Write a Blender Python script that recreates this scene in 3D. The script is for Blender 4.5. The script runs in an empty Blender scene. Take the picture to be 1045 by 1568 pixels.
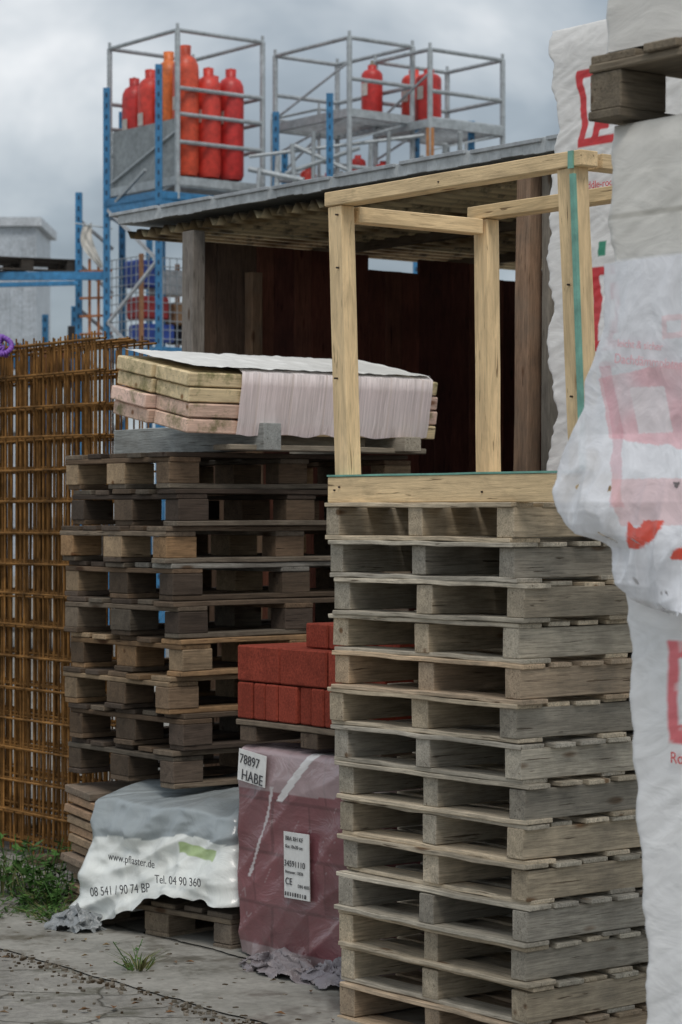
import bpy, math, random
from mathutils import Vector, Matrix, noise, Euler
random.seed(7)
sc=bpy.context.scene
PHI=math.radians(37.8)
def fbm(x,y,z,o=4): return noise.fractal(Vector((x,y,z)),0.9,2.0,o)
# ---------------------------------------------------------------- materials
def newmat(name):
    m=bpy.data.materials.new(name); m.use_nodes=True
    nt=m.node_tree; b=nt.nodes['Principled BSDF']
    return m,nt,b
def N(nt,t,**k):
    n=nt.nodes.new(t)
    for a,v in k.items(): setattr(n,a,v)
    return n
def ramp(nt,src,stops):
    r=N(nt,'ShaderNodeValToRGB'); e=r.color_ramp.elements
    while len(e)<len(stops): e.new(0.5)
    for i,(p,c) in enumerate(stops):
        e[i].position=p; e[i].color=(c[0],c[1],c[2],1) if hasattr(c,'__len__') else (c,c,c,1)
    nt.links.new(src,r.inputs[0]); return r.outputs[0]
def mix(nt,f,a,b,mode='MIX'):
    n=N(nt,'ShaderNodeMix',data_type='RGBA',blend_type=mode)
    for s,i in ((f,0),(a,6),(b,7)):
        if isinstance(s,(int,float)): n.inputs[i].default_value=s
        elif isinstance(s,tuple): n.inputs[i].default_value=(*s[:3],1)
        else: nt.links.new(s,n.inputs[i])
    return n.outputs[2]
def noi(nt,vec,scale,detail=5,rough=.6,sc3=None,dist=0):
    if sc3:
        mp=N(nt,'ShaderNodeMapping'); mp.inputs['Scale'].default_value=sc3
        nt.links.new(vec,mp.inputs[0]); vec=mp.outputs[0]
    n=N(nt,'ShaderNodeTexNoise'); n.inputs['Scale'].default_value=scale
    n.inputs['Detail'].default_value=min(detail,5); n.inputs['Roughness'].default_value=rough
    n.inputs['Distortion'].default_value=dist
    nt.links.new(vec,n.inputs['Vector']); return n.outputs[0]
def attr(nt,name,col=True):
    a=N(nt,'ShaderNodeAttribute',attribute_name=name)
    return a.outputs['Color'] if col else a.outputs['Vector']
def bump(nt,b,h,strength=.4,dist=.01):
    n=N(nt,'ShaderNodeBump'); n.inputs['Strength'].default_value=strength; n.inputs['Distance'].default_value=dist
    nt.links.new(h,n.inputs['Height']); nt.links.new(n.outputs[0],b.inputs['Normal'])
def wood(name,dirt=.6,grime=(.05,.045,.035),rough=.85,moss=0,grain=(.5,.95,1.25)):
    m,nt,b=newmat(name)
    g=attr(nt,'gco',False); t=attr(nt,'tint')
    obj=N(nt,'ShaderNodeTexCoord').outputs['Object']
    fine=noi(nt,g,9,5,.7,(1.0,20,20),.3)
    mid=noi(nt,g,3,4,.6,(1.5,7,7),1.0)
    c=mix(nt,1,t,ramp(nt,fine,[(.3,grain[0]),(.5,grain[1]),(.72,grain[2])]),'MULTIPLY')
    c=mix(nt,1,c,ramp(nt,mid,[(.3,.72),(.65,1.12)]),'MULTIPLY')
    mp=N(nt,'ShaderNodeMapping'); mp.inputs['Scale'].default_value=(3.2,10,10); nt.links.new(g,mp.inputs[0])
    vo=N(nt,'ShaderNodeTexVoronoi'); vo.inputs['Scale'].default_value=1.0; nt.links.new(mp.outputs[0],vo.inputs['Vector'])
    kn=ramp(nt,vo.outputs['Distance'],[(.07,1),(.14,0)])
    c=mix(nt,kn,c,mix(nt,1,c,(.40,.28,.2),'MULTIPLY'))
    w=noi(nt,obj,4.5,5,.7)
    c=mix(nt,ramp(nt,w,[(.42,0),(.72,dirt)]),c,grime)
    ck=noi(nt,g,5,3,.5,(1.2,22,22),.6)
    c=mix(nt,ramp(nt,ck,[(.30,.85),(.345,0)]),c,mix(nt,1,c,(.22,.18,.15),'MULTIPLY'))
    if moss:
        mo=noi(nt,obj,11,6,.7)
        c=mix(nt,ramp(nt,mo,[(.50,0),(.66,moss)]),c,(.13,.14,.04))
    nt.links.new(c,b.inputs['Base Color']); b.inputs['Roughness'].default_value=rough
    b.inputs['Specular IOR Level'].default_value=.25
    bump(nt,b,fine,.5,.005); return m
W_PAL=wood('weathered_wood',.5,(.15,.135,.11))
W_DARK=wood('old_dark_wood',.6,(.045,.034,.025))
W_NEW=wood('fresh_timber',.12,(.35,.25,.12),.65,0,(.78,1,1.1))
W_WALL=wood('dark_wall_boards',.45,(.035,.02,.016))
W_GREEN=wood('mouldy_boards',.12,(.30,.24,.14),.7,.75,(.75,1,1.1))
def tintmat(name,rough=.5,metal=0,nscale=25,var=(.6,1.15),bs=.3,spec=.5,bd=.004):
    m,nt,b=newmat(name); t=attr(nt,'tint')
    obj=N(nt,'ShaderNodeTexCoord').outputs['Object']
    n=noi(nt,obj,nscale,5,.65)
    c=mix(nt,1,t,ramp(nt,n,[(.3,var[0]),(.68,var[1])]),'MULTIPLY')
    n2=noi(nt,obj,nscale*.13,4,.6)
    c=mix(nt,1,c,ramp(nt,n2,[(.3,var[0]*.5+.5),(.7,1.1)]),'MULTIPLY')
    nt.links.new(c,b.inputs['Base Color']); b.inputs['Roughness'].default_value=rough; b.inputs['Metallic'].default_value=metal
    b.inputs['Specular IOR Level'].default_value=spec
    bump(nt,b,n,bs,bd); return m
M_GALV=tintmat('galvanised_steel',.5,.3,18,(.7,1.15),.1)
M_PAINT=tintmat('scuffed_paint',.42,0,14,(.6,1.1),.1)
M_RUST=tintmat('rusty_rebar',.85,.0,9,(.30,1.35),.3,.2)
M_BRICK=tintmat('concrete_paver_red',.92,0,120,(.6,1.2),.6,.15,.003)
M_PLAIN=tintmat('matte_paper',.8,0,40,(.9,1.05),.05,.3)
M_LEAF=tintmat('weed_leaf',.6,0,30,(.6,1.3),.1,.3)
def film(name,rough=.3,alpha=1,bs=.6,scale=(14,14,14),spec=.5,dirt=.25,dirtc=(.25,.24,.2),bd=.012):
    m,nt,b=newmat(name); t=attr(nt,'tint')
    obj=N(nt,'ShaderNodeTexCoord').outputs['Object']
    n=noi(nt,obj,1,5,.6,scale,1.2)
    n2=noi(nt,obj,3.0,5,.65)
    c=mix(nt,ramp(nt,n2,[(.5,0),(.8,dirt)]),t,dirtc)
    c=mix(nt,1,c,ramp(nt,n,[(.3,.88),(.6,1.03)]),'MULTIPLY')
    nt.links.new(c,b.inputs['Base Color']); b.inputs['Roughness'].default_value=rough
    b.inputs['Specular IOR Level'].default_value=spec
    bump(nt,b,n,bs,bd)
    if alpha<1:
        tr=N(nt,'ShaderNodeBsdfTransparent'); mx=N(nt,'ShaderNodeMixShader')
        a=ramp(nt,n,[(.3,alpha-.1),(.65,min(1,alpha+.15))])
        nt.links.new(a,mx.inputs[0]); nt.links.new(tr.outputs[0],mx.inputs[1]); nt.links.new(b.outputs[0],mx.inputs[2])
        out=[q for q in nt.nodes if q.type=='OUTPUT_MATERIAL'][0]
        nt.links.new(mx.outputs[0],out.inputs[0])
    return m
F_PACK=film('printed_pack_film',.36,1,.25,(7,7,16),.5,.2,(.48,.47,.44))
F_BAG=film('plastic_sack',.24,1,.5,(7,7,7),.6,.25)
F_MAUVE=film('stretch_film_over_pavers',.14,1,.6,(5,5,8),.9,.35,(.30,.21,.22),.012)
F_CLEAR=film('stretch_wrap',.25,.80,.4,(60,60,2),.5,.1)
F_SCRAP=film('crumpled_film',.2,1,.9,(20,20,20))
F_TORN=film('torn_plastic',.20,.90,.35,(9,9,9),.6,.06,(.55,.55,.57),.012)
# ---------------------------------------------------------------- mesh builder
class MB:
    def __init__(s): s.v=[];s.f=[];s.t=[];s.g=[]
    def box(self,c,sz,tint=(.3,.3,.3),R=None,seg=1,jit=0,var=.12):
        s=self
        c=Vector(c); ax=max(range(3),key=lambda i:sz[i]); o=[i for i in range(3) if i!=ax]
        k=1+random.uniform(-var,var); tint=(tint[0]*k,tint[1]*k,tint[2]*k)
        r=[random.uniform(0,40) for _ in range(3)]; b0=len(s.v)
        sw=[(-1,-1),(1,-1),(1,1),(-1,1)]
        flip = (ax==1)
        for i in range(seg+1):
            u=i/seg-.5; j1=random.uniform(-jit,jit); j2=random.uniform(-jit,jit)
            for a,b in sw:
                p=[0,0,0]; p[ax]=u*sz[ax]+random.uniform(-jit,jit)*.6
                p[o[0]]=a*sz[o[0]]/2+j1+random.uniform(-jit,jit)*.25
                p[o[1]]=b*sz[o[1]]/2+j2+random.uniform(-jit,jit)*.25
                q=Vector(p)
                if R is not None: q=R@q
                s.v.append(c+q); s.t.append(tint); s.g.append((p[ax]+r[0],p[o[0]]+r[1],p[o[1]]+r[2]))
        def F(*q):
            s.f.append(tuple(reversed(q)) if flip else q)
        for i in range(seg):
            x=b0+4*i
            for k2 in range(4):
                F(x+k2,x+(k2+1)%4,x+4+(k2+1)%4,x+4+k2)
        F(b0+3,b0+2,b0+1,b0); e=b0+4*seg; F(e,e+1,e+2,e+3)
    def beam(s,p1,p2,a,b,tint,**k):
        p1=Vector(p1);p2=Vector(p2);d=p2-p1;L=d.length;z=d.normalized()
        up=Vector((0,0,1)) if abs(z.z)<.9 else Vector((0,1,0))
        y=up.cross(z).normalized(); x=z; w=x.cross(y)
        R=Matrix((x,y,w)).transposed(); s.box((p1+p2)/2,(L,a,b),tint,R,**k)
    def rod(s,p1,p2,r,tint,n=8,cap=True):
        p1=Vector(p1);p2=Vector(p2);z=(p2-p1).normalized()
        up=Vector((0,0,1)) if abs(z.z)<.9 else Vector((0,1,0))
        x=up.cross(z).normalized(); y=z.cross(x); b=len(s.v)
        for p in (p1,p2):
            for i in range(n):
                a=2*math.pi*i/n; s.v.append(p+x*r*math.cos(a)+y*r*math.sin(a)); s.t.append(tint); s.g.append((p.x,p.y,a))
        for i in range(n): s.f.append((b+i,b+(i+1)%n,b+n+(i+1)%n,b+n+i))
        if cap: s.f.append(tuple(b+n-1-i for i in range(n))); s.f.append(tuple(b+n+i for i in range(n)))
    def lathe(s,c,prof,tint,n=20):
        b=len(s.v)
        for j,(r,z) in enumerate(prof):
            for i in range(n):
                a=2*math.pi*i/n; s.v.append(Vector(c)+Vector((r*math.cos(a),r*math.sin(a),z)))
                s.t.append(tint); s.g.append((a,z,0))
        for j in range(len(prof)-1):
            for i in range(n):
                x=b+j*n; s.f.append((x+i,x+(i+1)%n,x+n+(i+1)%n,x+n+i))
    def quad(s,ps,tint):
        b=len(s.v)
        for p in ps: s.v.append(Vector(p)); s.t.append(tint); s.g.append(tuple(p))
        s.f.append(tuple(range(b,b+len(ps))))
    def obj(s,name,mat,parent=None,bevel=0,smooth=False,loc=None,rz=None):
        me=bpy.data.meshes.new(name); me.from_pydata([tuple(v) for v in s.v],[],s.f)
        a=me.attributes.new('tint','FLOAT_COLOR','POINT'); 
        fl=[]; [fl.extend((t[0],t[1],t[2],1)) for t in s.t]; a.data.foreach_set('color',fl)
        a=me.attributes.new('gco','FLOAT_VECTOR','POINT'); fl=[]; [fl.extend(g[:3]) for g in s.g]; a.data.foreach_set('vector',fl)
        me.materials.append(mat); me.update()
        o=bpy.data.objects.new(name,me); sc.collection.objects.link(o)
        if smooth: me.polygons.foreach_set('use_smooth',[True]*len(me.polygons))
        if bevel:
            m=o.modifiers.new('b','BEVEL'); m.width=bevel; m.segments=1; m.limit_method='ANGLE'
        if parent: o.parent=parent
        if loc is not None: o.location=loc
        if rz is not None: o.rotation_euler=(0,0,rz)
        return o
def empty(name,x=0,y=0,z=0,rz=PHI):
    e=bpy.data.objects.new(name,None); sc.collection.objects.link(e)
    e.location=(x,y,z); e.rotation_euler=(0,0,rz); return e
def lerp(tab,x):
    if x<=tab[0][0]: return tab[0][1]
    for (a,b),(c,d) in zip(tab,tab[1:]):
        if x<=c: return b+(d-b)*(x-a)/(c-a)
    return tab[-1][1]
def pick(l): return random.choice(l)
# ---------------------------------------------------------------- pallets
NAIL=(.05,.035,.03)
def stringer_pallet(mb,z,dx,dy,rot,cols,w=.9,L=1.1,h=.1185):
    R=Matrix.Rotation(rot,3,'Z'); ctr=Vector((L/2,w/2,0))
    def B(c,s,f=1,**k):
        c=Vector(c); p=R@(c-ctr)+ctr+Vector((dx,dy,z)); q=pick(cols); mb.box(p,s,(q[0]*f,q[1]*f,q[2]*f),R,**k)
    bt=.014; sh=h-2*bt-.001
    for y in (.038,w/2,w-.038):
        B((L/2+random.uniform(-.008,.008),y+random.uniform(-.006,.006),bt+sh/2),(L,.072+random.uniform(-.006,.008),sh),.85,seg=4,jit=.0025,var=.25)
    x=.045
    while x<L:
        wd=random.uniform(.085,.105)
        B((x+random.uniform(-.014,.004),w/2+random.uniform(-.016,.01),h-bt/2),(wd,w+random.uniform(-.01,.02),bt),1.1,seg=8,jit=.0028,var=.28)
        x+=.120
    for x in (.06,L*.36,L*.66,L-.06):
        B((x+random.uniform(-.024,.006),w/2+random.uniform(-.016,.01),bt/2),(random.uniform(.09,.12),w,bt),1.1,seg=8,jit=.0028,var=.28)
def block_pallet(mb,z,dx,dy,rot,cols,w=.8,L=1.2,h=.1465,bcols=None):
    R=Matrix.Rotation(rot,3,'Z'); ctr=Vector((L/2,w/2,0))
    def B(c,s,cc=None,**k):
        c=Vector(c); p=R@(c-ctr)+ctr+Vector((dx,dy,z)); mb.box(p,s,pick(cc or cols),R,**k)
    bt=.0205; bh=h-3*bt-.001
    for y in (.05,w/2,w-.05):
        B((L/2+random.uniform(-.01,.01),y,bt/2),(L,.1 if y!=w/2 else .135,bt),seg=5,jit=.002,var=.3)
        for x in (.07,L/2,L-.07):
            B((x+random.uniform(-.006,.006),y+random.uniform(-.006,.006),bt+bh/2),(.142,.098 if y!=w/2 else .14,bh),bcols,jit=.001,var=.35)
    for x in (.07,L/2,L-.07):
        B((x,w/2+random.uniform(-.008,.008),bt*1.5+bh),(.143,w,bt-.001),seg=3,jit=.0015,var=.3)
    for y,wd in ((.07,.14),(.235,.1),(.4,.14),(.565,.1),(.73,.14)):
        B((L/2+random.uniform(-.022,.015),y,bt*2.5+bh),(L+random.uniform(-.02,.01),wd,bt-.001),seg=5,jit=.002,var=.3)
CR=[(.64,.53,.38),(.60,.51,.38),(.54,.48,.38),(.68,.56,.40),(.50,.45,.36),(.62,.53,.40),(.42,.38,.31)]
st=empty('wooden_pallet_stack',.512,7.08,0)
RS_H=.1185
for i in range(14):
    mb=MB(); lean=(13-i)/13*.03
    cols=CR
    if i in (9,0): cols=[(.52,.39,.26),(.48,.37,.26)]
    if i in (3,12,7): cols=[(.46,.42,.35),(.52,.47,.38)]
    stringer_pallet(mb,0,lean+random.uniform(-.018,.018),-lean*.7+random.uniform(-.016,.016),random.uniform(-.016,.016),cols)
    mb.obj('pallet_%02d'%(i+1),W_PAL,st,.0022).location=(0,0,i*RS_H)
CD=[(.135,.098,.068),(.11,.083,.063),(.17,.115,.073),(.155,.13,.10),(.09,.067,.052),(.21,.165,.12)]
CB=[(.42,.26,.135),(.32,.20,.105),(.33,.24,.15),(.18,.125,.08)]
ds=empty('old_block_pallet_stack',-.65,9.42,0)
for i in range(9):
    mb=MB(); cols=CD; bc=CD+CB[2:]
    if i in (2,3): cols=CB+CD[:2]; bc=CB
    elif i in (6,): bc=CD[:3]+CB
    elif i in (8,): bc=CB
    elif i==5: cols=CD+[(.28,.27,.24)]*2
    block_pallet(mb,0,random.uniform(-.03,.03),random.uniform(-.03,.03),random.uniform(-.035,.035),cols,bcols=bc)
    mb.obj('pallet_%02d'%(i+1),W_DARK,ds,.003).location=(0,0,.548+i*.1468)
# ---------------------------------------------------------------- generic wrapped pack
def pack(name,mat,w,L,zb,zt,dens,dens_z,disp,colf,edge=None,rad=.03,parent=None,top=True):
    pts=[]
    def side(a,b):
        a=Vector(a);b=Vector(b);n=max(2,int((b-a).length/dens))
        for i in range(n): pts.append(a+(b-a)*i/n)
    r=rad
    def arc(cx,cy,a0):
        for i in range(6):
            a=a0+math.pi/2*i/6; pts.append(Vector((cx+r*math.cos(a),cy+r*math.sin(a),0)))
    side((r,0,0),(L-r,0,0)); arc(L-r,r,-math.pi/2)
    side((L,r,0),(L,w-r,0)); arc(L-r,w-r,0)
    side((L-r,w,0),(r,w,0)); arc(r,w-r,math.pi/2)
    side((0,w-r,0),(0,r,0)); arc(r,r,math.pi)
    n=len(pts); nrm=[]
    for i in range(n):
        d=pts[(i+1)%n]-pts[i-1]; nrm.append(Vector((d.y,-d.x,0)).normalized())
    H=(zt(0,0) if callable(zt) else zt)-(zb(0,0) if callable(zb) else zb)
    m=max(2,int(H/dens_z)); mb=MB()
    for j in range(m+1):
        t=j/m
        for i,p in enumerate(pts):
            b_=zb(p.x,p.y) if callable(zb) else zb; t_=zt(p.x,p.y) if callable(zt) else zt
            z=b_+(t_-b_)*t; q=Vector((p.x,p.y,z))
            d=disp(q,nrm[i],t); q2=q+nrm[i]*d
            if t>.97 and top:
                q2-=nrm[i]*.02*((t-.97)/.03)**2
            if edge: q2.y+=edge(z)*max(0,min(1,p.y/w))**2
            mb.v.append(q2); c=colf(q,t); mb.t.append(c); mb.g.append(tuple(q2))
    for j in range(m):
        for i in range(n):
            a=j*n+i; b=j*n+(i+1)%n; mb.f.append((a,b,b+n,a+n))
    if top:
        c=Vector((0,0,0)); 
        for i in range(n): c+=mb.v[m*n+i]
        c/=n; 
        K=6; prev=[m*n+i for i in range(n)]
        for k in range(1,K):
            cur=[]
            for i in range(n):
                p=mb.v[m*n+i].lerp(c,k/K); p.z+=.012*fbm(p.x*9,p.y*9,3)
                cur.append(len(mb.v)); mb.v.append(p); mb.t.append(mb.t[m*n+i]); mb.g.append(tuple(p))
            for i in range(n): mb.f.append((prev[i],prev[(i+1)%n],cur[(i+1)%n],cur[i]))
            prev=cur
        ci=len(mb.v); mb.v.append(c); mb.t.append(mb.t[-1]); mb.g.append(tuple(c))
        for i in range(n): mb.f.append((prev[i],prev[(i+1)%n],ci))
    return mb.obj(name,mat,parent,0,True)
def ink(name,a,b):
    mi,nt_,b_=newmat(name)
    nt_.links.new(ramp(nt_,noi(nt_,N(nt_,'ShaderNodeTexCoord').outputs['Object'],90),[(.4,a),(.75,b)]),b_.inputs['Base Color']); return mi
mi=ink('black_ink',(.015,.015,.02),(.12,.12,.13)); mred=ink('red_ink',(.60,.03,.035),(.7,.2,.2)); mpink=ink('faded_red_ink',(.78,.42,.46),(.82,.62,.65))
def text(body,size,loc,parent,mat,rot=0,name='print'):
    cu=bpy.data.curves.new(name,'FONT'); cu.body=body; cu.size=size; cu.extrude=.0004; cu.materials.append(mat)
    o=bpy.data.objects.new(name,cu); sc.collection.objects.link(o); o.parent=parent
    o.matrix_local=Matrix.Translation(loc)@Matrix.Rotation(-math.pi/2,4,'Z')@Matrix.Rotation(math.pi/2,4,'X')@Matrix.Rotation(rot,4,'Z')
    return o
def ridge(a,b,c): return 1-abs(noise.noise(Vector((a,b,c))))*3.2
# ---------------------------------------------------------------- sack load
PB=math.radians(45)
bag=empty('plastic_sack_load',-.405,8.97,0,PB)
mb=MB(); block_pallet(mb,0,0,0,0,[(.24,.19,.135),(.19,.155,.12)],w=.85,L=1.1,h=.135); mb.obj('pallet',W_DARK,bag,.003)
def bag_zb(x,y):
    return lerp([(0,.165),(.3,.19),(.5,.10),(.7,.03),(1,.02)],y)+.02*noise.noise(Vector((x*8,y*14,0)))
def bag_zt(x,y): return .50+.05*min(1,x/.3)+.02*noise.noise(Vector((x*5,y*5,2)))
def bag_d(q,n,t):
    d=.03*fbm(q.x*3,q.y*3,q.z*5,2)
    lo=1-t
    d+=.030*ridge(q.y*2+q.z*2,q.x*2,q.z*7+q.y*3)*lo+.012*ridge(q.y*3-q.z*6,q.x*3,q.z*5+q.y*6+9)*(.4+lo*.6)+.004*ridge(q.y*8+q.z*8,q.x*8,q.z*17-q.y*5)
    d+=.05*lo**2 - .03*(t>.75)*(t-.75)*4
    return d
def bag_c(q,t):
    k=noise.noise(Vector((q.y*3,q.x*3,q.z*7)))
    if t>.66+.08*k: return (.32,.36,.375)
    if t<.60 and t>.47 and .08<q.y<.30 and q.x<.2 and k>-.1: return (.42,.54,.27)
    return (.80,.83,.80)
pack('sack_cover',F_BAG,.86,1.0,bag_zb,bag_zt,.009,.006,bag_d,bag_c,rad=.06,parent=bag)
text('www.pflaster.de',.042,(-.082,.62,.285),bag,mi,-.02)
text('Tel. 04 90 360',.045,(-.085,.34,.225),bag,mi,.05)
text('08 541 / 90 74 BP',.05,(-.105,.70,.135),bag,mi,.16)
rp=empty('weathered_plank_pile',-.90,9.97,0)
mb=MB()
for i in range(12):
    mb.box((.15+random.uniform(-.03,.03),.09+random.uniform(-.02,.02),.03+i*.040),(.6,.2,.032),pick([(.45,.29,.18),(.36,.26,.17),(.26,.2,.15)]),seg=5,jit=.004,R=Matrix.Rotation(.12,3,'X'))
mb.obj('planks',W_PAL,rp,.003)
# ---------------------------------------------------------------- paver pack
pv=empty('wrapped_paver_pack',.143,8.21,0)
def pv_d(q,n,t):
    d=.005*fbm(q.x*5,q.y*5,q.z*5,3)+.009*(1-abs(noise.noise(Vector((q.y*4+q.z*4,q.x*5,q.z*3))))*2.5)
    d+=.03*max(0,.1-t)*10*noise.noise(Vector((q.x*14,q.y*14,1)))
    return d
def pv_c(q,t):
    base=Vector((.225,.085,.095)); n1=fbm(q.y*2.5,q.x*2,q.z*3,4)
    r=(q.z-.02)/.19; u=(q.y+.1*(int(r)%2))/.21
    cell=noise.noise(Vector((int(u)*3.1+.5,int(r)*5.3+.5,1)))
    base=base*(1+.2*n1+.35*cell)
    if abs(r-round(r))<.035 or abs(u-round(u))<.022: base=base*.68
    if q.x<.1:
        s=q.y-.80+.16*math.sin((q.z-.28)*3.2)
        if abs(s+.02)<.007+.008*noise.noise(Vector((q.z*20,1,1))) and .3<q.z<.64: base=Vector((.6,.55,.56))
    f=noise.noise(Vector((q.y*4,q.x*4,q.z*2+7)))
    if t>.80 and f>-.05+.9*max(0,.9-t): base=base.lerp(Vector((.6,.55,.56)),.45)
    if t>.76 and abs(q.y-.47+(q.z-.7)*1.1)<.018+.015*f: base=Vector((.74,.72,.72))
    g=noise.noise(Vector((q.y*11+q.z*5,q.x*4,q.z*4)))
    if abs(g)<.010 and n1>.1: base=base.lerp(Vector((.5,.42,.43)),.4)
    if t<.06: base=base.lerp(Vector((.4,.36,.36)),.5)
    return tuple(base)
pack('film_wrap',F_MAUVE,.85,.9,.015,.775,.008,.006,pv_d,pv_c,rad=.015,parent=pv)
mb=MB()
mb.box((-.020,.735,.70),(.003,.17,.115),(.75,.75,.73),Matrix.Rotation(.10,3,'X'),var=0)
mb.box((-.022,.46,.375),(.003,.15,.235),(.75,.75,.73),Matrix.Rotation(-.02,3,'X'),var=0)
mb.obj('labels',M_PLAIN,pv)
text('78897',.05,(-.024,.81,.715),pv,mi,-.12); text('HABE',.055,(-.024,.80,.655),pv,mi,-.12)
text('BBA RH KF',.022,(-.026,.525,.462),pv,mi); text('Rot 10x20 cm',.018,(-.026,.525,.435),pv,mi)
text('34591110',.031,(-.026,.532,.37),pv,mi); text('Nummer: 12036',.016,(-.026,.525,.345),pv,mi)
text('CE',.035,(-.026,.525,.305),pv,mi); text('DIN 4035',.017,(-.026,.45,.30),pv,mi)
mb=MB()
for k in range(9):
    mb.box((-.0265,.525-k*.0145-.003,.272),(.0008,random.uniform(.003,.009),.014),(.02,.02,.02),var=0)
mb.obj('barcode',mi,pv)
mb=MB(); 
for y in (.06,.42,.79): mb.box((.45,y,.785+.035),(.9,.1,.055),(.15,.11,.08),seg=2,jit=.001)
for k in range(6): mb.box((.05+k*.16,.425,.785+.075),(.11,.87,.02),(.24,.19,.14),seg=3,jit=.001)
mb.obj('pallet',W_DARK,pv,.003)
mb=MB(); RB=(.30,.058,.036)
def br(c,s): mb.box(c,s,RB,var=.18,R=Matrix.Rotation(random.uniform(-.02,.02),3,'Z'))
z0=.873
for col in range(4):
    y=.86
    for g,wd in enumerate([.10,.075,.08,.12,.075,.08,.10,.075,.08]):
        br((.105+col*.21+random.uniform(-.006,.006),y-wd/2,z0+.067),(.205,wd-.008,.132)); y-=wd
for col in range(3):
    for y,wd in ((.735,.255),(.46,.27),(.20,.225),(.04,.08)):
        br((.12+col*.24+random.uniform(-.006,.006),y,z0+.137+.066),(.235,wd,.13))
for col in range(2):
    for y,wd in ((.46,.13),(.325,.125),(.195,.12),(.06,.12)):
        br((.16+col*.2+random.uniform(-.005,.005),y,z0+.27+.045),(.19,wd,.088))
mb.obj('red_pavers',M_BRICK,pv,.005)
def scrap(name,x,y,sx,sy,h,tint,seed):
    mb=MB(); n=70
    for j in range(n+1):
        for i in range(n+1):
            u=i/n*2-1; v=j/n*2-1; r=min(1,math.hypot(u,v)); 
            q=Vector((u*sx+.04*noise.noise(Vector((u*4,v*4,seed))),v*sy+.04*noise.noise(Vector((u*4,v*4,seed+9))),0))
            k=1-abs(noise.noise(Vector((u*2+seed,v*2,seed))))*2; k2=1-abs(noise.noise(Vector((u*5+seed,v*5,seed))))*2
            q.z=max(.003,(1-r)**.6*h*(.35+.55*k+.3*k2)+.004)
            mb.v.append(q); mb.t.append(tint); mb.g.append(tuple(q))
    for j in range(n):
        for i in range(n):
            u=(i+.5)/n*2-1; v=(j+.5)/n*2-1
            if math.hypot(u,v)+.25*noise.noise(Vector((u*4,v*4,seed+3)))>.92: continue
            a=j*(n+1)+i; mb.f.append((a,a+1,a+n+2,a+n+1))
    return mb.obj(name,F_SCRAP,None,0,True,(x,y,0),PHI)
scrap('crumpled_plastic_film',-.20,8.50,.09,.26,.08,(.25,.22,.23),3)
scrap('crumpled_plastic_film',.02,8.24,.09,.25,.10,(.23,.21,.23),8)
scrap('crumpled_plastic_film',-1.03,9.42,.10,.13,.09,(.27,.29,.30),5)
# ---------------------------------------------------------------- board bundle on dark stack
bd=empty('wrapped_board_bundle',-.63,9.3,0)
mb=MB()
Z=1.872
mb.box((.42,.50,Z+.055),(.085,1.10,.108),(.36,.38,.37),seg=4,jit=.002)
mb.box((1.12,.33,Z+.035),(.085,.8,.06),(.38,.34,.27),seg=4,jit=.002)
mb.box((.74,.10,Z+.045),(.5,.03,.085),(.46,.41,.32),seg=4,jit=.002)
mb.box((.75,.06,Z+.012),(1.0,.12,.022),(.30,.26,.2),seg=4,jit=.002)
mb.obj('bearers',W_PAL,bd,.003)
T=empty('tilted_load',0,0,0,0); T.parent=bd; T.location=(.02,0,Z+.056); T.rotation_euler=(math.radians(10.5),0,0)
mb=MB()
for k in range(4):
    for c in range(2):
        off=(-.025 if c else .0)+random.uniform(-.015,.015)
        wd=.235+ (.02 if c else 0)
        for h in range(2):
            mb.box((off+.33+h*.62,.12+c*.252,.033+k*.061),(.63 if h else .635,wd,.055),pick([(.80,.57,.45),(.74,.60,.37),(.84,.60,.50)]),seg=4,jit=.002)
mb.obj('boards',W_GREEN,T,.005)
mb=MB(); n=300
prof=[(0,-.004,.006),(0,-.008,.06),(0,-.007,.13),(0,-.008,.2),(0,-.004,.252),(0,.03,.262),(0,.15,.258),(0,.27,.263),(0,.4,.258),(0,.5,.262),(0,.525,.25),(0,.53,.12),(0,.525,0)]
for j,(a,y,z) in enumerate(prof):
    for i in range(n+1):
        x=.25+i/n*.97; k=.0014*noise.noise(Vector((x*60,z*2,y*3)))+.003*noise.noise(Vector((x*9,z*9,y*9)))
        zz_=z+(.012*noise.noise(Vector((x*11,3,3))) if j==0 else 0)
        q=Vector((x,y-(abs(k) if y<.02 else 0)-.002,zz_+(abs(k)*2 if .02<y<.51 else 0)))
        sp=abs(x*6-round(x*6))<.03; band=.5+.5*math.sin(z*70)
        cc=(.93,.84-.03*band,.83-.02*band)
        if sp: cc=(.84,.73,.70)
        mb.v.append(q); mb.g.append(tuple(q)); mb.t.append(cc if y<.02 else (.90,.89,.86))
for j in range(len(prof)-1):
    for i in range(n):
        a=j*(n+1)+i; mb.f.append((a,a+1,a+n+2,a+n+1))
mb.obj('stretch_wrap',F_CLEAR,T,0,True)
mb=MB(); n=80
for j in range(21):
    for i in range(n+1):
        x=.02+i/n*1.19; y=.0+j/20*.5; mb.v.append(Vector((x+.01*noise.noise(Vector((y*20,1,1))),y+.008*noise.noise(Vector((x*20,4,1))),.269+.004*noise.noise(Vector((x*12,y*12,3)))+.004*noise.noise(Vector((x*30,y*4,3))))))
        mb.t.append((.82,.81,.77)); mb.g.append((x,y,0))
for j in range(20):
    for i in range(n): a=j*(n+1)+i; mb.f.append((a,a+1,a+n+2,a+n+1))
mb.obj('cover_sheet',F_PACK,T,0,True)
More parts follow.
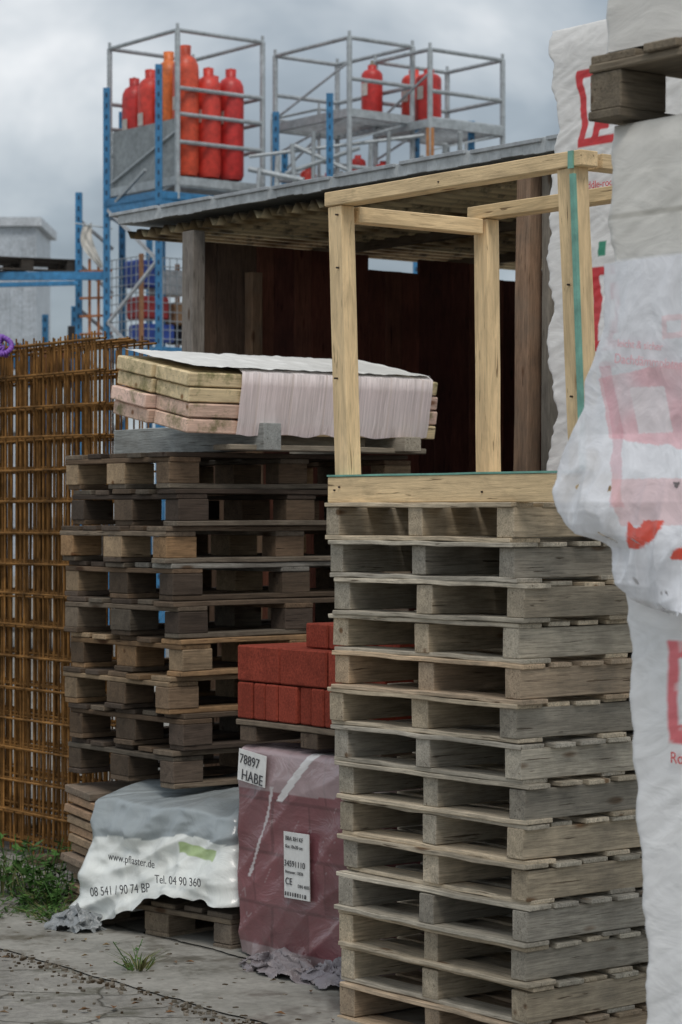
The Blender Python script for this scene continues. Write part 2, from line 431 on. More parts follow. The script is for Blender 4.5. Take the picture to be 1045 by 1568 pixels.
# ---------------------------------------------------------------- timber crate frame
tf=empty('timber_crate_frame',.665,6.88,0)
Z=14*RS_H+.001; TW=(.80,.60,.35); TW2=(.74,.55,.31); mb=MB()
w,d=1.15,.68
def b2(p,q,a,b,t=TW,**k): mb.beam(p,q,a,b,t,var=.08,seg=5,jit=.0008,**k)
mb.box((.03,w/2,Z+.041),(.055,w+.02,.082),TW,seg=6,jit=.0008,var=.03)
mb.box((d,w/2,Z+.041),(.055,w+.02,.082),TW2,seg=6,jit=.0008)
mb.box((d/2,.03,Z+.041),(d-.06,.05,.08),TW2); mb.box((d/2,w-.03,Z+.041),(d-.06,.05,.08),TW2)
PT=2.615
b2((.045,w-.045,Z+.083),(.035,w-.02,PT),.055,.07)
b2((d-.03,w-.04,Z+.083),(d-.035,w-.035,PT),.055,.07)
b2((.04,.0,Z+.083),(.035,.045,PT),.055,.075)
b2((d-.03,.04,Z+.083),(d-.035,.035,PT),.055,.07)
mb.box((.035,w/2+.0,PT+.024),(.07,w+.05,.045),TW,seg=6,jit=.0008,var=.04)
mb.box((d-.035,w/2,PT+.024),(.07,w+.05,.045),TW2,seg=6,jit=.0008)
mb.box((d/2,w-.035,PT-.026),(d-.15,.06,.05),TW); mb.box((d/2+.03,.03,PT+.024),(d-.15,.07,.043),TW)
mb.obj('timbers',W_NEW,tf,.0025)
mb=MB()
for (x,y,z) in [(.0,w-.04,PT-.03),(.0,w-.03,Z+.04),(.0,w-.055,Z+.05),(.0,.4,Z+.03),(.005,.02,Z+.3),(.003,.03,Z+.62),(.0,.6,PT+.02),(.003,w-.04,PT-.2),(.003,w-.03,Z+.4)]:
    mb.rod((x-.003,y,z),(x+.01,y,z),.003,NAIL,8)
mb.obj('nails',M_GALV,tf)
mb=MB(); MG=(.20,.46,.37)
mb.box((.03,w/2,Z+.086),(.06,w+.02,.006),MG,var=0,seg=8,jit=.0008)
mb.beam((.003,-.032,Z+.09),(.003,.010,PT-.02),.012,.016,MG,var=0)
mb.box((-.003,.012,PT+.02),(.006,.02,.05),MG,var=0)
mb.obj('green_strap',M_PAINT,tf)
# ---------------------------------------------------------------- near insulation pack
RED=(.62,.03,.035); WH=(.84,.84,.84)
ni=empty('wrapped_insulation_pack',1.138,4.668,0)
EDGE=[(0,-.02),(.5,-.02),(.65,-.03),(.75,-.02),(.95,0),(1.1,.02),(1.3,.022),(1.4,.03),(1.5,.05),(1.7,.06),(2.1,.06),(2.18,.075),(2.28,.095),(2.35,.08),(2.45,.095),(2.5,.1)]
def ni_edge(z): return lerp(EDGE,z)+.012*noise.noise(Vector((0,4,z*11)))+.005*noise.noise(Vector((0,9,z*37)))
def ni_d(q,n,t): return .004*fbm(q.x*3,q.y*3,q.z*5,2)+.003*(1-abs(noise.noise(Vector((q.y*3+q.z*2,q.x*3,q.z*14+q.y*10))))*2)+.0012*(1-abs(noise.noise(Vector((q.y*6-q.z*4,q.x*6,q.z*40+q.y*20))))*2)
def ni_c(q,t):
    if q.z>2.19:
        k=.03*fbm(q.y*20,q.z*20,1,3)
        if abs(q.z-2.283)<.004: k-=.2
        return (.70+k,.68+k,.63+k)
    if q.x<.1:
        s=1 if noise.noise(Vector((q.y*30,q.z*30,1)))>-.35 else .0
        if .40<q.y<.685 and 1.13<q.z<1.355:
            if q.y<.655 and 1.17<q.z<1.32: return WH
            return (.80,.20,.22) if s else (.84,.5,.5)
        if .30<q.y<.645 and .30<q.z<.81: return (.68,.10,.11)
    return WH
pack('film_wrap',F_PACK,.8,1.1,.15,2.49,.010,.006,ni_d,ni_c,edge=ni_edge,rad=.02,parent=ni)
text('Roofboard',.035,(-.012,.685,1.09),ni,mred); text('www',.03,(-.012,.66,.24),ni,mred)
mb=MB(); block_pallet(mb,0,-.03,.12,0,[(.32,.26,.18),(.22,.18,.13)],L=1.1); mb.obj('pallet_above',W_PAL,ni,.003).location=(0,0,2.50)
mb=MB(); block_pallet(mb,0,0,0,0,[(.30,.25,.18),(.2,.17,.13)],L=1.1); mb.obj('pallet_below',W_PAL,ni,.003)
def nu_c(q,t): return (.72,.70,.66)
o=pack('upper_pack',F_PACK,.9,1.1,0,1.1,.03,.02,ni_d,nu_c,rad=.02,parent=ni); o.location=(0,0,2.65)
# torn billowing film
LT=[(1.42,.66),(1.425,.72),(1.44,.77),(1.47,.81),(1.50,.825),(1.55,.84),(1.565,.88),(1.58,.94),(1.60,.975),(1.63,1.00),(1.68,1.02),(1.72,1.015),(1.78,.99),(1.82,.96),(1.86,.935),(1.92,.92),(1.98,.89),(2.04,.865),(2.1,.86),(2.17,.86)]
mb=MB(); rows=300; cols=170
for j in range(rows+1):
    for i in range(cols+1):
        u=i/cols; zb=1.42+.025*noise.noise(Vector((u*9,1,5)))+.012*noise.noise(Vector((u*30,1,5)))
        z=zb+(2.175-zb)*j/rows
        L_=lerp(LT,z)+.007*noise.noise(Vector((z*18,0,0)))+.0025*noise.noise(Vector((z*90,3,0)))
        y=.45+(L_-.45)*u
        k=ridge(y*2.6+z*1.0,z*1.2-y*1.8,1.3)
        k2=ridge(y*5.5+z*3.5,z*2-y*4,2.3)
        k4=ridge(y*11+z*9,z*4-y*8,5.3)
        k5=ridge(y*22+z*14,z*12-y*12,7.7)
        lower=max(0,min(1,(1.80-z)/.15))
        x=-.03-.022*k*(.4+lower*.6)-.006*k2*(.45+1.2*lower)-.0022*k4*(.4+1.4*lower)-.0007*k5-.045*lower*math.sin(math.pi*u)+(.03 if u>.97 else 0)*(u-.97)/.03
        q=Vector((x-.02,y+.004*k4*lower,z+.003*k2*lower))
        n3=noise.noise(Vector((y*12,z*12,3)))
        c=Vector((.84,.85,.89))
        a=y-.25*(z-1.7); e=.006*noise.noise(Vector((y*30,z*30,2)))
        if .50<a+e<.81 and 1.755+(a-.5)*.12<z+e<1.955-(a-.5)*.10:
            c=Vector((.86,.56,.60)).lerp(Vector((.88,.76,.79)),max(0,min(1,.25+n3*1.1)))
            if .62<a<.72 and 1.80<z<1.90: c=Vector((.88,.80,.82))
        if .765<a+e<.80 and 1.64<z<1.95: c=c.lerp(Vector((.74,.30,.36)),.45)
        if .60<y<.67 and 2.0<z<2.05 and (abs(y-.635)>.02 or abs(z-2.025)>.012): c=Vector((.88,.72,.75))
        if 1.60<z<1.70 and y<.80+.4*(z-1.70) and k2>.0: c=c.lerp(Vector((.84,.45,.45)),.5)
        if 1.53<z<1.61 and y<.74 and noise.noise(Vector((y*13,z*13,8)))>.14: c=Vector((.80,.09,.05))
        mb.v.append(q); mb.t.append(tuple(c)); mb.g.append(tuple(q))
for j in range(rows):
    for i in range(cols):
        y=(i+.5)/cols; z=(j+.5)/rows
        if noise.noise(Vector((y*9,z*12,21)))+.5*noise.noise(Vector((y*30,z*30,4)))>.52 and .05<z<.36 and y<.85: continue
        a=j*(cols+1)+i; mb.f.append((a,a+cols+1,a+cols+2,a+1))
mb.obj('torn_film',F_TORN,ni,0,True)
text('Dachdämmplatte',.030,(-.068,.80,1.955),ni,mpink,-.12); text('leicht & sicher',.024,(-.068,.79,1.99),ni,mpink,-.12)
# ---------------------------------------------------------------- far insulation pack
fi=empty('wrapped_insulation_pack',1.41,8.61,0)
FE=[(1.6,.0),(1.86,0),(2.0,-.06),(2.1,-.03),(2.3,0),(2.36,-.005),(2.44,-.05),(2.52,-.005),(2.7,-.01),(2.85,-.01),(2.92,-.03),(3.04,-.045),(3.11,-.065),(3.21,-.045),(3.28,-.03),(3.37,-.035),(3.39,-.01),(3.5,0)]
def fi_edge(z): return lerp(FE,z)+.022*noise.noise(Vector((2,4,z*12)))+.008*noise.noise(Vector((2,4,z*40)))
def letterR(q,y1,y0,z0,z1):
    u=(y1-q.y)/(y1-y0); v=(q.z-z0)/(z1-z0)
    if not(0<u<1 and 0<v<1): return None
    if u<.16 or v<.12 or v>.90: return RED
    if u<.26: return WH
    if .42<u<.60 and .2<v<.8: return RED
    if v<.35 or .60<v<.8: return RED if .3<u<.42 else WH
    return WH
def fi_c(q,t):
    if q.x<.05:
        c=letterR(q,.85,.55,3.02,3.32)
        if c: return c
        c=letterR(q,.755,.45,2.24,2.56)
        if c: return c
        if .60<q.y<.70 and 2.18<q.z<2.2: return RED
        if .66<q.y<.70 and 2.6<q.z<2.66: return (.03,.25,.15)
    return (.78,.77,.75)
def fi_d(q,n,t): return .004*fbm(q.x*5,q.y*5,q.z*9,3)+.0028*(1-abs(noise.noise(Vector((q.y*4,q.x*5,q.z*26+q.y*10))))*2)
pack('film_wrap',F_PACK,1.0,.62,.02,3.5,.010,.008,fi_d,fi_c,edge=fi_edge,rad=.02,parent=fi)
text('Pro',.075,(-.013,.80,2.93),fi,mred); text('Saddle-roof',.04,(-.013,.79,2.86),fi,mred); text('board 35',.04,(-.013,.79,2.81),fi,mred)
# ---------------------------------------------------------------- shed
sh=empty('open_timber_shed',.9,10.5,0)
mb=MB(); RB_=(.18,.062,.042)
x=.02
while x<2.75:
    wd=random.uniform(.11,.15); top=3.05
    if 1.15<x<1.5 or 2.0<x<2.2: top=2.97
    mb.box((x+wd/2,2.73,top/2),(wd-.004,.025,top),(.13,.085,.058) if x<.4 else pick([RB_,(.14,.05,.037),(.21,.082,.053)]),seg=3,jit=.003); x+=wd
y=.0
while y<2.7:
    wd=random.uniform(.13,.17); mb.box((2.75,y+wd/2,1.5),(.025,wd-.004,3.0),RB_,seg=2); y+=wd
x=.12
while x<2.75:
    wd=random.uniform(.13,.17); mb.box((x+wd/2,.0,1.45),(wd-.004,.03,2.9),(.12,.10,.08),seg=3,jit=.004); x+=wd
mb.obj('walls',W_WALL,sh,.002)
mb=MB()
mb.box((.0,2.73,1.55),(.08,.10,3.1),(.30,.27,.24),seg=5,jit=.003)
mb.box((.34,2.66,1.45),(.07,.07,2.9),(.24,.15,.09),seg=5,jit=.003)
mb.box((.0,.15,1.55),(.08,.09,3.1),(.36,.23,.15),seg=6,jit=.004,R=Matrix.Rotation(.02,3,'X'))
mb.box((.06,.03,1.55),(.10,.05,3.1),(.27,.24,.2),seg=6,jit=.004)
for x in (1.1,2.1): mb.box((x,1.2,3.09),(.04,4.2,.05),(.12,.09,.06),seg=3,jit=.002)
mb.obj('frame',W_PAL,sh,.004)
m,nt,b=newmat('stained_roof_underside'); t=attr(nt,'tint'); obj=N(nt,'ShaderNodeTexCoord').outputs['Object']
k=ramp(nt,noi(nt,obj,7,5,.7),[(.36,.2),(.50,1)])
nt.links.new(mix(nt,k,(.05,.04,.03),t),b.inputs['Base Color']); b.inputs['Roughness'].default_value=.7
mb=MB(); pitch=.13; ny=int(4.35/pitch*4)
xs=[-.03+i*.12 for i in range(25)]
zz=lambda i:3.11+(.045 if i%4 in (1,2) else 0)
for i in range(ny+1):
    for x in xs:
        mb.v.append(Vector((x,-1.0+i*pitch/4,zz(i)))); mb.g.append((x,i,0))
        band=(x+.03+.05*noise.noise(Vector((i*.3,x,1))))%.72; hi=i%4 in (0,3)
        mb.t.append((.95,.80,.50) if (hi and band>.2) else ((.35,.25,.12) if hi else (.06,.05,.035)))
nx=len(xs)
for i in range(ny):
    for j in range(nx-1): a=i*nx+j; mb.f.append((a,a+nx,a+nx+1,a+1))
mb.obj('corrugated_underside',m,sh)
mb=MB(); 
n=60
for k in range(n):
    y0=-1.0+k*4.36/n; y1=y0+4.36/n
    mb.box((-.06,(y0+y1)/2,3.215),(.012,y1-y0,.06+.02*noise.noise(Vector((k*.35,2,0)))),(.50,.53,.54),var=.05)
mb.box((1.4,1.18,3.205),(2.9,4.36,.03),(.42,.45,.46),seg=1,var=0)
for k in range(9): mb.box((.07,-.8+k*.5,3.24),(.3,.46,.018),(.44,.47,.49),R=Matrix.Rotation(random.uniform(-.05,.05),3,'Y'))
mb.obj('roof_sheets',M_GALV,sh,.002)
# ---------------------------------------------------------------- rebar mats
rm=empty('rebar_mesh_stack',-1.17,10.98,0)
for k in range(10):
    mb0=MB(); f=random.uniform(.65,1.15); RC=(.37*f,.185*f,.055*f)
    for j in range(17):
        z=.06+j*.1475+random.uniform(-.004,.004); mb0.rod((0,-.05,z),(0,3.0,z+random.uniform(-.02,.02)),.0055,RC,6,False)
    ph=random.uniform(-.03,.03); top=2.40+random.uniform(-.05,.05)
    for i in range(34):
        y=ph+i*.09+random.uniform(-.01,.01); g=random.uniform(.6,1.25)
        mb0.rod((.006,y,.02),(.006,y+random.uniform(-.02,.02),top+random.uniform(-.01,.01)),.0046,(RC[0]*g,RC[1]*g,RC[2]*g),5,False)
    o=mb0.obj('mat_%02d'%(k+1),M_RUST,rm)
    o.location=(k*.038+random.uniform(-.008,.008),random.uniform(-.06,.06),random.uniform(-.010,.010)); o.rotation_euler=(random.uniform(-.005,.005),random.uniform(-.006,.006),random.uniform(-.005,.005))
mb=MB()
for y in (.3,1.3,2.3): mb.box((.3,y,.02),(.8,.08,.04),(.2,.15,.1))
mb.obj('bearers',W_DARK,rm,.003)
mb=MB(); prev=None
for i in range(50):
    a=i/49*math.pi*3.6; p=Vector((-.05+.03*math.sin(a*1.7),.66+.05*math.cos(a)+.02*math.sin(a*.5),2.42+.045*math.sin(a*1.1)))
    if prev: mb.rod(prev,p,.013,(.26,.10,.52),8)
    prev=p
mb.obj('purple_strap',M_PAINT,rm,0,True)
# ---------------------------------------------------------------- gas cages + racks
GS=(.42,.46,.48); BL=(.045,.22,.44)
def cyl(mb,x,y,z,h,r,t):
    prof=[(r*.85,0),(r*.9,.02),(r,.05),(r,h*.80),(r*.96,h*.85),(r*.75,h*.90),(r*.42,h*.925),(r*.40,h*.93),(r*.42,h),(r*.36,h),(r*.30,h*.94),(0,h*.94)]
    mb.lathe((x,y,z),prof,t,18)
def cage(name,x,y,zb,zt,w,L,rails,floor=None,cyls=(),r=.03,panel=None):
    e=empty(name,x,y,0); mb=MB()
    C=[(0,0),(L,0),(L,w),(0,w)]
    for a,b in C: mb.rod((a,b,zb),(a,b,zt),r,GS); mb.rod((a,b,zt),(a,b,zt+.07),r*.6,GS)
    for z in rails:
        for (a,b),(c,d) in zip(C,C[1:]+C[:1]):
            if z==rails[-1] or (a,b)!=(0,w): mb.rod((a,b,z),(c,d,z),r*.8,GS)
    if floor:
        for (a,b),(c,d) in zip(C,C[1:]+C[:1]): mb.beam((a,b,floor),(c,d,floor),.06,.09,GS,var=0)
        k=.06
        while k<w: mb.box((L/2,k,floor+.0),(L,.03,.02),GS); k+=.11
        mb.beam((0,0,floor-.3),(L,0,floor-.02),.02,.02,GS); mb.beam((0,w,floor-.3),(0,0,floor-.02),.02,.02,GS)
        mb.beam((0,w,floor+.1),(0,0,floor+.55),.02,.02,GS)
    if panel: mb.box((.03,w/2,(panel[0]+panel[1])/2),(.02,w-.06,panel[1]-panel[0]),(.28,.31,.32),var=0); mb.box((L/2,w-.04,(panel[0]+panel[1])/2),(L-.06,.02,panel[1]-panel[0]),(.28,.31,.32),var=0)
    mb.obj('frame',M_GALV,e)
    if cyls:
        mb=MB()
        for cx,cy,cz,h,rr,t in cyls: cyl(mb,cx,cy,cz,h,rr,t)
        mb.obj('gas_cylinders',M_PAINT,e,0,True)
        mb=MB()
        for cx,cy,cz,h,rr,t in cyls:
            mb.lathe((cx,cy,cz+h*.93),[(.03,0),(.03,.06),(.015,.07),(.015,.1),(0,.1)],(.3,.27,.2),8)
            mb.box((cx-rr-.002,cy-.02,cz+h*.55),(.004,.10,.14),(.6,.55,.5))
        mb.obj('valves_and_labels',M_GALV,e)
    return e
R1=(.72,.06,.04);R2=(.76,.10,.045);R3=(.62,.04,.035);OR=(.80,.20,.045)
cg=[(.22,.17,5.28,1.42,.145,R2),(.50,.14,5.28,1.2,.14,R1),(.80,.14,5.28,1.22,.145,R3),(.22,.50,5.28,1.40,.14,OR),(.52,.48,5.28,1.25,.14,R1),(.82,.5,5.28,1.2,.14,R1),(.2,.84,5.28,1.25,.14,R1),(.5,.85,5.28,1.25,.14,R2),(.2,1.16,5.28,1.2,.14,R3),(.52,1.16,5.28,1.28,.14,(.2,.2,.2))]
cage('gas_cylinder_cage',-1.76,26,5.0,6.82,1.36,1.13,[5.15,5.62,5.92,6.2,6.82],5.2,cg,panel=(5.25,5.88))
cage('gas_cylinder_cage',.09,26,5.0,6.74,1.35,.88,[5.35,6.3,6.74],5.93,[(.75,.55,5.98,.62,.12,R3)])
cage('gas_cylinder_cage',.966,26.2,5.3,6.65,.95,1.05,[5.9,6.2,6.65],5.85,[(.35,.7,5.9,.66,.14,R1),(.25,.32,5.9,.60,.14,R3)])
cage('gas_cylinder_cage',-.25,27.4,4.9,6.2,.9,2.2,[5.3,5.6,6.2],5.35,[(.3+.3*k,.2+.15*(k%2),5.0,.52,.12,pick([R1,R3])) for k in range(6)],r=.02)
e=empty('gas_cylinder_row',-.6,26.9,0,0); mb=MB()
xx=0
for k in range(8): xx+=random.uniform(.2,.42); cyl(mb,xx,random.uniform(-.1,.1),4.98+ (.0 if k<2 else .06)+random.uniform(-.03,.12),random.uniform(.36,.5),.09,pick([R1,R3,R3]))
mb.obj('cylinders',M_PAINT,e,0,True)
mb=MB(); mb.box((1.2,0,4.95),(3.0,.4,.05),GS); [mb.box((x,0,2.46),(.07,.06,4.9),BL) for x in (-.2,2.6)]; mb.obj('shelf',M_GALV,e)
rk=empty('steel_storage_rack',0,0,0,0); mb=MB()
for x,y,z in ((-2.58,26.6,6.3),(-2.50,27.6,6.2),(-1.95,25.85,6.42),(-2.0,27,6.3),(-2.93,27.0,5.2),(-.72,26.7,6.05),(-.12,25.8,6.1),(-.65,27.9,5.8),(.83,26.6,5.85),(1.44,26.7,5.95),(-3.55,29,4.0),(-3.2,29,4.1),(-2.3,29,5.0)):
    mb.box((x,y,z/2),(.075,.06,z),BL,var=.1)
    for k in range(int(z/.12)): mb.box((x,y-.031,.1+k*.12),(.02,.004,.05),(.01,.04,.09),var=0)
for z in (5.02,4.95,3.35,1.8):
    mb.beam((-2.58,26.6,z),(-1.95,25.85,z),.05,.10,BL); mb.beam((-2.5,27.6,z),(-2.58,26.6,z),.05,.10,BL)
    mb.beam((-1.95,25.85,z),(-.12,27.3,z),.05,.10,BL)
mb.beam((-5.5,27.1,4.27),(-2.6,26.7,4.24),.06,.09,BL); mb.beam((-5.5,27.1,4.14),(-2.9,26.7,4.16),.04,.05,BL)
mb.beam((-.72,26.7,5.1),(1.44,26.7,5.1),.05,.1,BL); mb.beam((-.12,25.8,5.05),(.83,26.6,5.05),.05,.1,BL)
mb.obj('uprights_and_beams',M_PAINT,rk,.003)
mb=MB()
z=4.95; s=0
P=[(-2.56,26.55),(-1.97,25.9)]
while z>2.2:
    a=P[s];b=P[1-s]; mb.beam((*a,z),(*b,z-.62),.03,.03,(.5,.52,.54)); z-=.62; s=1-s
for k in range(4): mb.beam((-2.93,27,4.9-k*.5),(-2.58,27.3,4.6-k*.5),.03,.03,(.5,.52,.54))
mb.beam((-2.5,26.5,5.0),(-2.1,25.9,5.3),.03,.03,GS)
for k in range(12): mb.rod((-.9+k*.2,26.1+.02*k,5.1),(-.9+k*.2+random.uniform(-.03,.03),26.1,5.35+.13*(k%4)),random.uniform(.018,.03),GS)
mb.rod((-.6,26.2,5.3),(.2,26.0,5.55),.025,GS); mb.rod((-.5,26.2,5.6),(.1,26.0,5.3),.025,GS); mb.rod((-1.0,26.2,5.35),(-.4,26.0,5.2),.03,GS)
mb.rod((.3,26.2,5.3),(1.4,26.0,5.45),.025,GS); mb.rod((-.3,26.2,5.2),(1.2,26.0,5.25),.03,GS); mb.rod((-1.0,26.3,5.5),(.9,26.1,5.7),.02,GS)
mb.obj('braces',M_GALV,rk)
mb=MB()
for x in (.93,.98): mb.box((x,25.9,5.5),(.035,.035,.5),(.45,.2,.07))
for x in (-2.70,-2.80): mb.box((x,26.9,4.0),(.03,.03,.9),(.40,.14,.04))
for z in (3.6,3.8,4.0,4.3): mb.beam((-2.9,26.8,z),(-2.55,26.9,z+.02),.025,.025,(.40,.14,.04))
mb.obj('orange_beams',M_PAINT,rk)
cr=empty('wire_mesh_crate',-2.2,26.6,0); mb=MB()
for z in [3.45+.1*k for k in range(11)]:
    mb.rod((0,0,z),(.95,0,z),.006,GS,5); mb.rod((0,0,z),(0,.7,z),.006,GS,5)
for k in range(11): mb.rod((.095*k,0,3.45),(.095*k,0,4.45),.006,GS,5)
for k in range(8): mb.rod((0,.1*k,3.45),(0,.1*k,4.45),.006,GS,5)
for a,b in ((0,0),(.95,0),(.95,.7),(0,.7)): mb.box((a,b,3.95),(.04,.04,1.05),(.4,.2,.1))
mb.obj('cage',M_GALV,cr)
mb=MB()
for c,s,t in (((.2,.3,4.28),(.3,.3,.3),(.04,.10,.45)),((.55,.3,4.2),(.35,.3,.28),(.7,.7,.7)),((.25,.25,3.9),(.35,.35,.25),(.5,.04,.04)),((.65,.25,3.85),(.3,.35,.25),(.45,.25,.12)),((.3,.25,3.62),(.4,.35,.2),(.04,.10,.45)),((.75,.25,3.62),(.3,.35,.2),(.02,.02,.03))):
    mb.box(c,s,t)
mb.obj('boxes',M_PAINT,cr,.02)
# white cloth tied between the uprights
e=empty('white_tarpaulin',-2.76,26.85,0,0); mb=MB()
for j in range(31):
    v=j/30; wl=.10+.05*math.sin(v*3); cx=-.06+.12*v-.05*math.sin(v*4)
    for i in range(13):
        u=i/12-.5; mb.v.append(Vector((cx+u*wl*(1-.5*v*v),.04*noise.noise(Vector((u*7,v*4,2))),4.82-.48*v+.05*u*(1-v)))); mb.t.append((.62,.60,.55)); mb.g.append((u,v,0))
for j in range(30):
    for i in range(12): a=j*13+i; mb.f.append((a,a+1,a+14,a+13))
mb.obj('cloth',F_PACK,e,0,True)
mb=MB(); mb.rod((-.2,0,4.84),(.22,0,4.78),.008,GS); mb.obj('rope',M_GALV,e)
mb=MB(); block_pallet(mb,4.32,0,0,.1,[(.05,.045,.04),(.07,.06,.05)]); mb.obj('dark_wooden_pallet',W_DARK,None,.003,False,(-4.1,26.7,0),.3)
mb=MB()
for k in range(14): mb.box((-4.6+random.uniform(0,1.6),28+random.uniform(0,1),3.2+random.uniform(0,.5)),(random.uniform(.1,.4),.3,random.uniform(.1,.5)),pick([(.03,.03,.035),(.35,.12,.05),(.05,.2,.4),(.1,.1,.1)]))
for k in range(3): mb.box((-3.9,28.4,.3+k*1.1),(1.8,1.4,.1),(.1,.1,.1))
mb.obj('yard_goods_pile',M_PAINT,None,.01)
wh=empty('industrial_warehouse',-8.15,62,0,0); mb=MB()
mb.box((-12,.5,4.45),(24.9,3,8.9),(.50,.55,.60),var=0)
mb.box((-12,.5,8.95),(25.2,3.3,.22),(.58,.62,.66),var=0)
for k in range(80): mb.box((.35-k*.3,-1.02,4.3),(.06,.05,8.4),(.48,.53,.58),var=.03)
for k in range(5): mb.box((-2.5-k*4,-1.05,6.6),(2,.08,.8),(.05,.07,.09),var=0)
mb.obj('walls_and_roof',M_PAINT,wh)
# ---------------------------------------------------------------- ground
m,nt,b=newmat('yard_concrete'); obj=N(nt,'ShaderNodeTexCoord').outputs['Object']
n1=noi(nt,obj,1.6,5,.65); n2=noi(nt,obj,22,5,.7); n3=noi(nt,obj,4,5,.65)
nn=N(nt,'ShaderNodeTexNoise'); nn.inputs['Scale'].default_value=3; nn.inputs['Detail'].default_value=5; nt.links.new(obj,nn.inputs['Vector'])
wp=mix(nt,.22,obj,nn.outputs[1])
vo=N(nt,'ShaderNodeTexVoronoi',feature='DISTANCE_TO_EDGE'); vo.inputs['Scale'].default_value=3.4; nt.links.new(wp,vo.inputs['Vector'])
crk=ramp(nt,vo.outputs['Distance'],[(.005,.85),(.022,0)])
c=ramp(nt,n1,[(.3,(.19,.18,.155)),(.5,(.27,.26,.235)),(.7,(.35,.34,.305))])
c=mix(nt,1,c,ramp(nt,n2,[(.3,.65),(.7,1.2)]),'MULTIPLY')
c=mix(nt,crk,c,(.05,.045,.03))
c=mix(nt,ramp(nt,n3,[(.54,0),(.66,.75)]),c,(.075,.072,.045))
nt.links.new(c,b.inputs['Base Color']); nt.links.new(ramp(nt,n1,[(.3,.5),(.6,.9)]),b.inputs['Roughness'])
hh=mix(nt,1,ramp(nt,n2,[(.2,.3),(.8,1)]),ramp(nt,vo.outputs['Distance'],[(.0,0),(.03,1)]),'MULTIPLY')
bump(nt,b,hh,.7,.018)
def sheet(name,pts,z,mat):
    me=bpy.data.meshes.new(name); me.from_pydata([(x,y,z) for x,y in pts],[],[tuple(range(len(pts)))]); me.materials.append(mat)
    o=bpy.data.objects.new(name,me); sc.collection.objects.link(o); return o
sheet('ground',[(-400,-400),(400,-400),(400,800),(-400,800)],0,m)
m2,nt,b=newmat('smooth_slab'); obj=N(nt,'ShaderNodeTexCoord').outputs['Object']
n1=noi(nt,obj,2.2,5,.6); n2=noi(nt,obj,30,5,.7); n3=noi(nt,obj,3.4,5,.7)
c=ramp(nt,n1,[(.3,(.23,.225,.20)),(.6,(.36,.35,.315))]); c=mix(nt,1,c,ramp(nt,n2,[(.3,.75),(.7,1.12)]),'MULTIPLY')
c=mix(nt,ramp(nt,n3,[(.50,0),(.62,.7)]),c,(.11,.10,.078))
nt.links.new(c,b.inputs['Base Color']); nt.links.new(ramp(nt,n3,[(.4,.8),(.62,.28)]),b.inputs['Roughness']); bump(nt,b,n2,.3,.006)
def strip(name,xa,xb,ya,yb,z):
    mb=MB(); n=120; 
    for i in range(n+1):
        y=ya+(yb-ya)*i/n; j=.03*noise.noise(Vector((y*3,0,1)))+.012*noise.noise(Vector((y*16,0,1)))
        mb.v+= [Vector((xa+j,y,z)),Vector((xb+.4*j,y,z))]; mb.t+=[(.3,)*3]*2; mb.g+=[(0,0,0)]*2
    for i in range(n): mb.f.append((2*i,2*i+1,2*i+3,2*i+2))
    return mb.obj(name,m2,None,0,False,(-.36,7.77,0),PHI)
strip('concrete_slab',.03,.62,-3,2.2,.006); strip('concrete_slab',.65,4.5,-3,1.75,.006)
mb=MB()
for k in range(1300):
    x=random.gauss(.0,.035) if k%2 else random.uniform(-1.5,.6); y=random.uniform(-.6,3)
    s=random.uniform(.003,.012); mb.box((x,y,s*.4),(s*1.4,s,s*.7),pick([(.15,.13,.1),(.07,.05,.03),(.25,.22,.18)]),R=Matrix.Rotation(random.uniform(0,3),3,'Z'))
mb.obj('gravel_debris',M_BRICK,None,0,False,(-.36,7.77,0),PHI)
mb=MB()
for k in range(60):
    x=random.uniform(-1,.5); y=random.uniform(-.3,2.6); a=random.uniform(0,6.28); s=random.uniform(.012,.028); c,si=math.cos(a)*s,math.sin(a)*s
    mb.quad([(x-c,y-si,.012),(x+si*.5,y-c*.5,.02),(x+c,y+si,.014),(x-si*.5,y+c*.5,.018)],pick([(.20,.10,.04),(.14,.09,.05),(.25,.17,.07)]))
mb.obj('fallen_leaves',M_LEAF,None,0,False,(-.36,7.77,0),PHI)
def weed(name,x,y,R,H,n,leaf=.04,blades=30,col=((.06,.15,.03),(.10,.20,.045),(.045,.10,.02))):
    mb=MB()
    for k in range(n):
        a=random.uniform(0,6.28); r=R*math.sqrt(random.random()); bx,by=r*math.cos(a),r*math.sin(a); h=H*random.uniform(.3,1)
        tx,ty=bx+random.uniform(-.08,.08),by+random.uniform(-.08,.08)
        mb.rod((bx,by,0),(tx,ty,h),.002,col[0],4,False)
        for q in range(9):
            t=random.uniform(.25,1); p=Vector((bx+(tx-bx)*t,by+(ty-by)*t,h*t)); b_=random.uniform(0,6.28); l=leaf*random.uniform(.5,1.3)
            d=Vector((math.cos(b_),math.sin(b_),random.uniform(-.4,.6)))*l; s=Vector((-math.sin(b_),math.cos(b_),.1))*l*.32
            mb.quad([p,p+d*.5+s,p+d,p+d*.5-s],pick(col))
    for k in range(blades):
        a=random.uniform(0,6.28); r=R*random.random(); p=Vector((r*math.cos(a),r*math.sin(a),0)); d=Vector((math.cos(a)*.05,math.sin(a)*.05,H*random.uniform(.3,.8))); s=Vector((.0025,.001,0))
        mb.quad([p-s,p+s,p+d*.6+s*.7,p+d+Vector((d.x,d.y,0)),p+d*.6-s*.7],pick([(.10,.17,.04),(.2,.2,.08)]))
    return mb.obj(name,M_LEAF,None,0,False,(x,y,0))
weed('weed_clump',-1.24,10.2,.16,.28,30,.05)
weed('weed_clump',-1.46,10.4,.2,.26,24,.05)
weed('weed_clump',-1.20,10.0,.12,.12,30,.035)
weed('weed_clump',-1.5,9.9,.3,.05,50,.02,80)
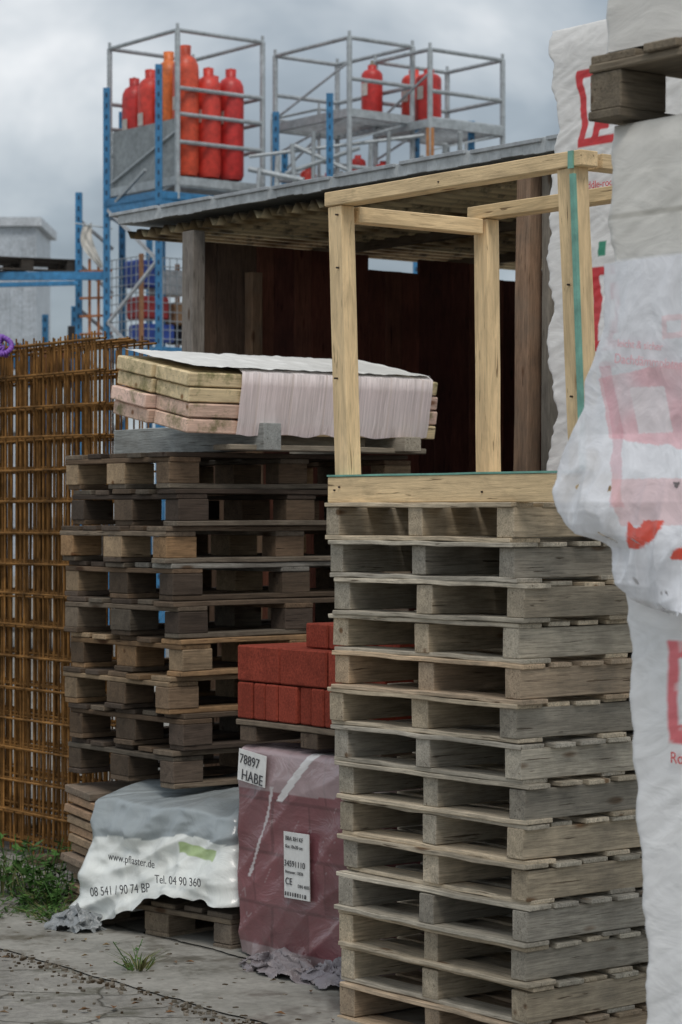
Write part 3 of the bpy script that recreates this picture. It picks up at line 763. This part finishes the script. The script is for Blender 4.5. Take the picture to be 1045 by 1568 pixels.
weed('weed_clump',-1.15,9.75,.22,.035,40,.018,60)
weed('grass_tuft',-.72,8.58,.04,.12,3,.02,40)
weed('grass_tuft',-1.15,9.7,.10,.07,10,.02,60)
# ---------------------------------------------------------------- world / light / camera
w=bpy.data.worlds.new('World'); sc.world=w; w.use_nodes=True; nt=w.node_tree
bg=nt.nodes['Background']; out=[n for n in nt.nodes if n.type=='OUTPUT_WORLD'][0]
EL,AZ=math.radians(56),math.radians(172)
sky=N(nt,'ShaderNodeTexSky',sky_type='NISHITA'); sky.sun_disc=False; sky.sun_elevation=EL; sky.sun_rotation=AZ
nt.links.new(sky.outputs[0],bg.inputs[0]); bg.inputs[1].default_value=.10
gen=N(nt,'ShaderNodeTexCoord').outputs['Generated']
c1=noi(nt,gen,5.5,5,.52,(1,1,1.9),.3); c2=noi(nt,gen,2.2,3,.5,(1,1,1.6))
cc=mix(nt,.40,c1,c2)
col=ramp(nt,cc,[(.36,(.23,.27,.31)),(.45,(.36,.41,.455)),(.53,(.60,.64,.67)),(.61,(1.0,1.0,1.0))])
b2_=N(nt,'ShaderNodeBackground'); nt.links.new(col,b2_.inputs[0]); b2_.inputs[1].default_value=1.08
mx=N(nt,'ShaderNodeMixShader'); mx.inputs[0].default_value=.86
nt.links.new(bg.outputs[0],mx.inputs[1]); nt.links.new(b2_.outputs[0],mx.inputs[2]); nt.links.new(mx.outputs[0],out.inputs[0])
s=bpy.data.lights.new('sun','SUN'); s.energy=1.5; s.angle=math.radians(20); s.color=(1,.94,.87)
so=bpy.data.objects.new('sun',s); sc.collection.objects.link(so)
d=Vector((math.sin(AZ)*math.cos(EL),math.cos(AZ)*math.cos(EL),math.sin(EL)))
so.rotation_euler=d.to_track_quat('Z','Y').to_euler()
cam=bpy.data.cameras.new('camera'); cam.lens=85; cam.sensor_fit='HORIZONTAL'; cam.sensor_width=24; cam.clip_end=2000
cam.dof.use_dof=True; cam.dof.focus_distance=7.8; cam.dof.aperture_fstop=7.1
co=bpy.data.objects.new('camera',cam); sc.collection.objects.link(co); co.location=(0,0,1.63); co.rotation_euler=(math.radians(90),0,0)
sc.camera=co
sc.view_settings.view_transform='Standard'; sc.view_settings.look='None'; sc.view_settings.exposure=0
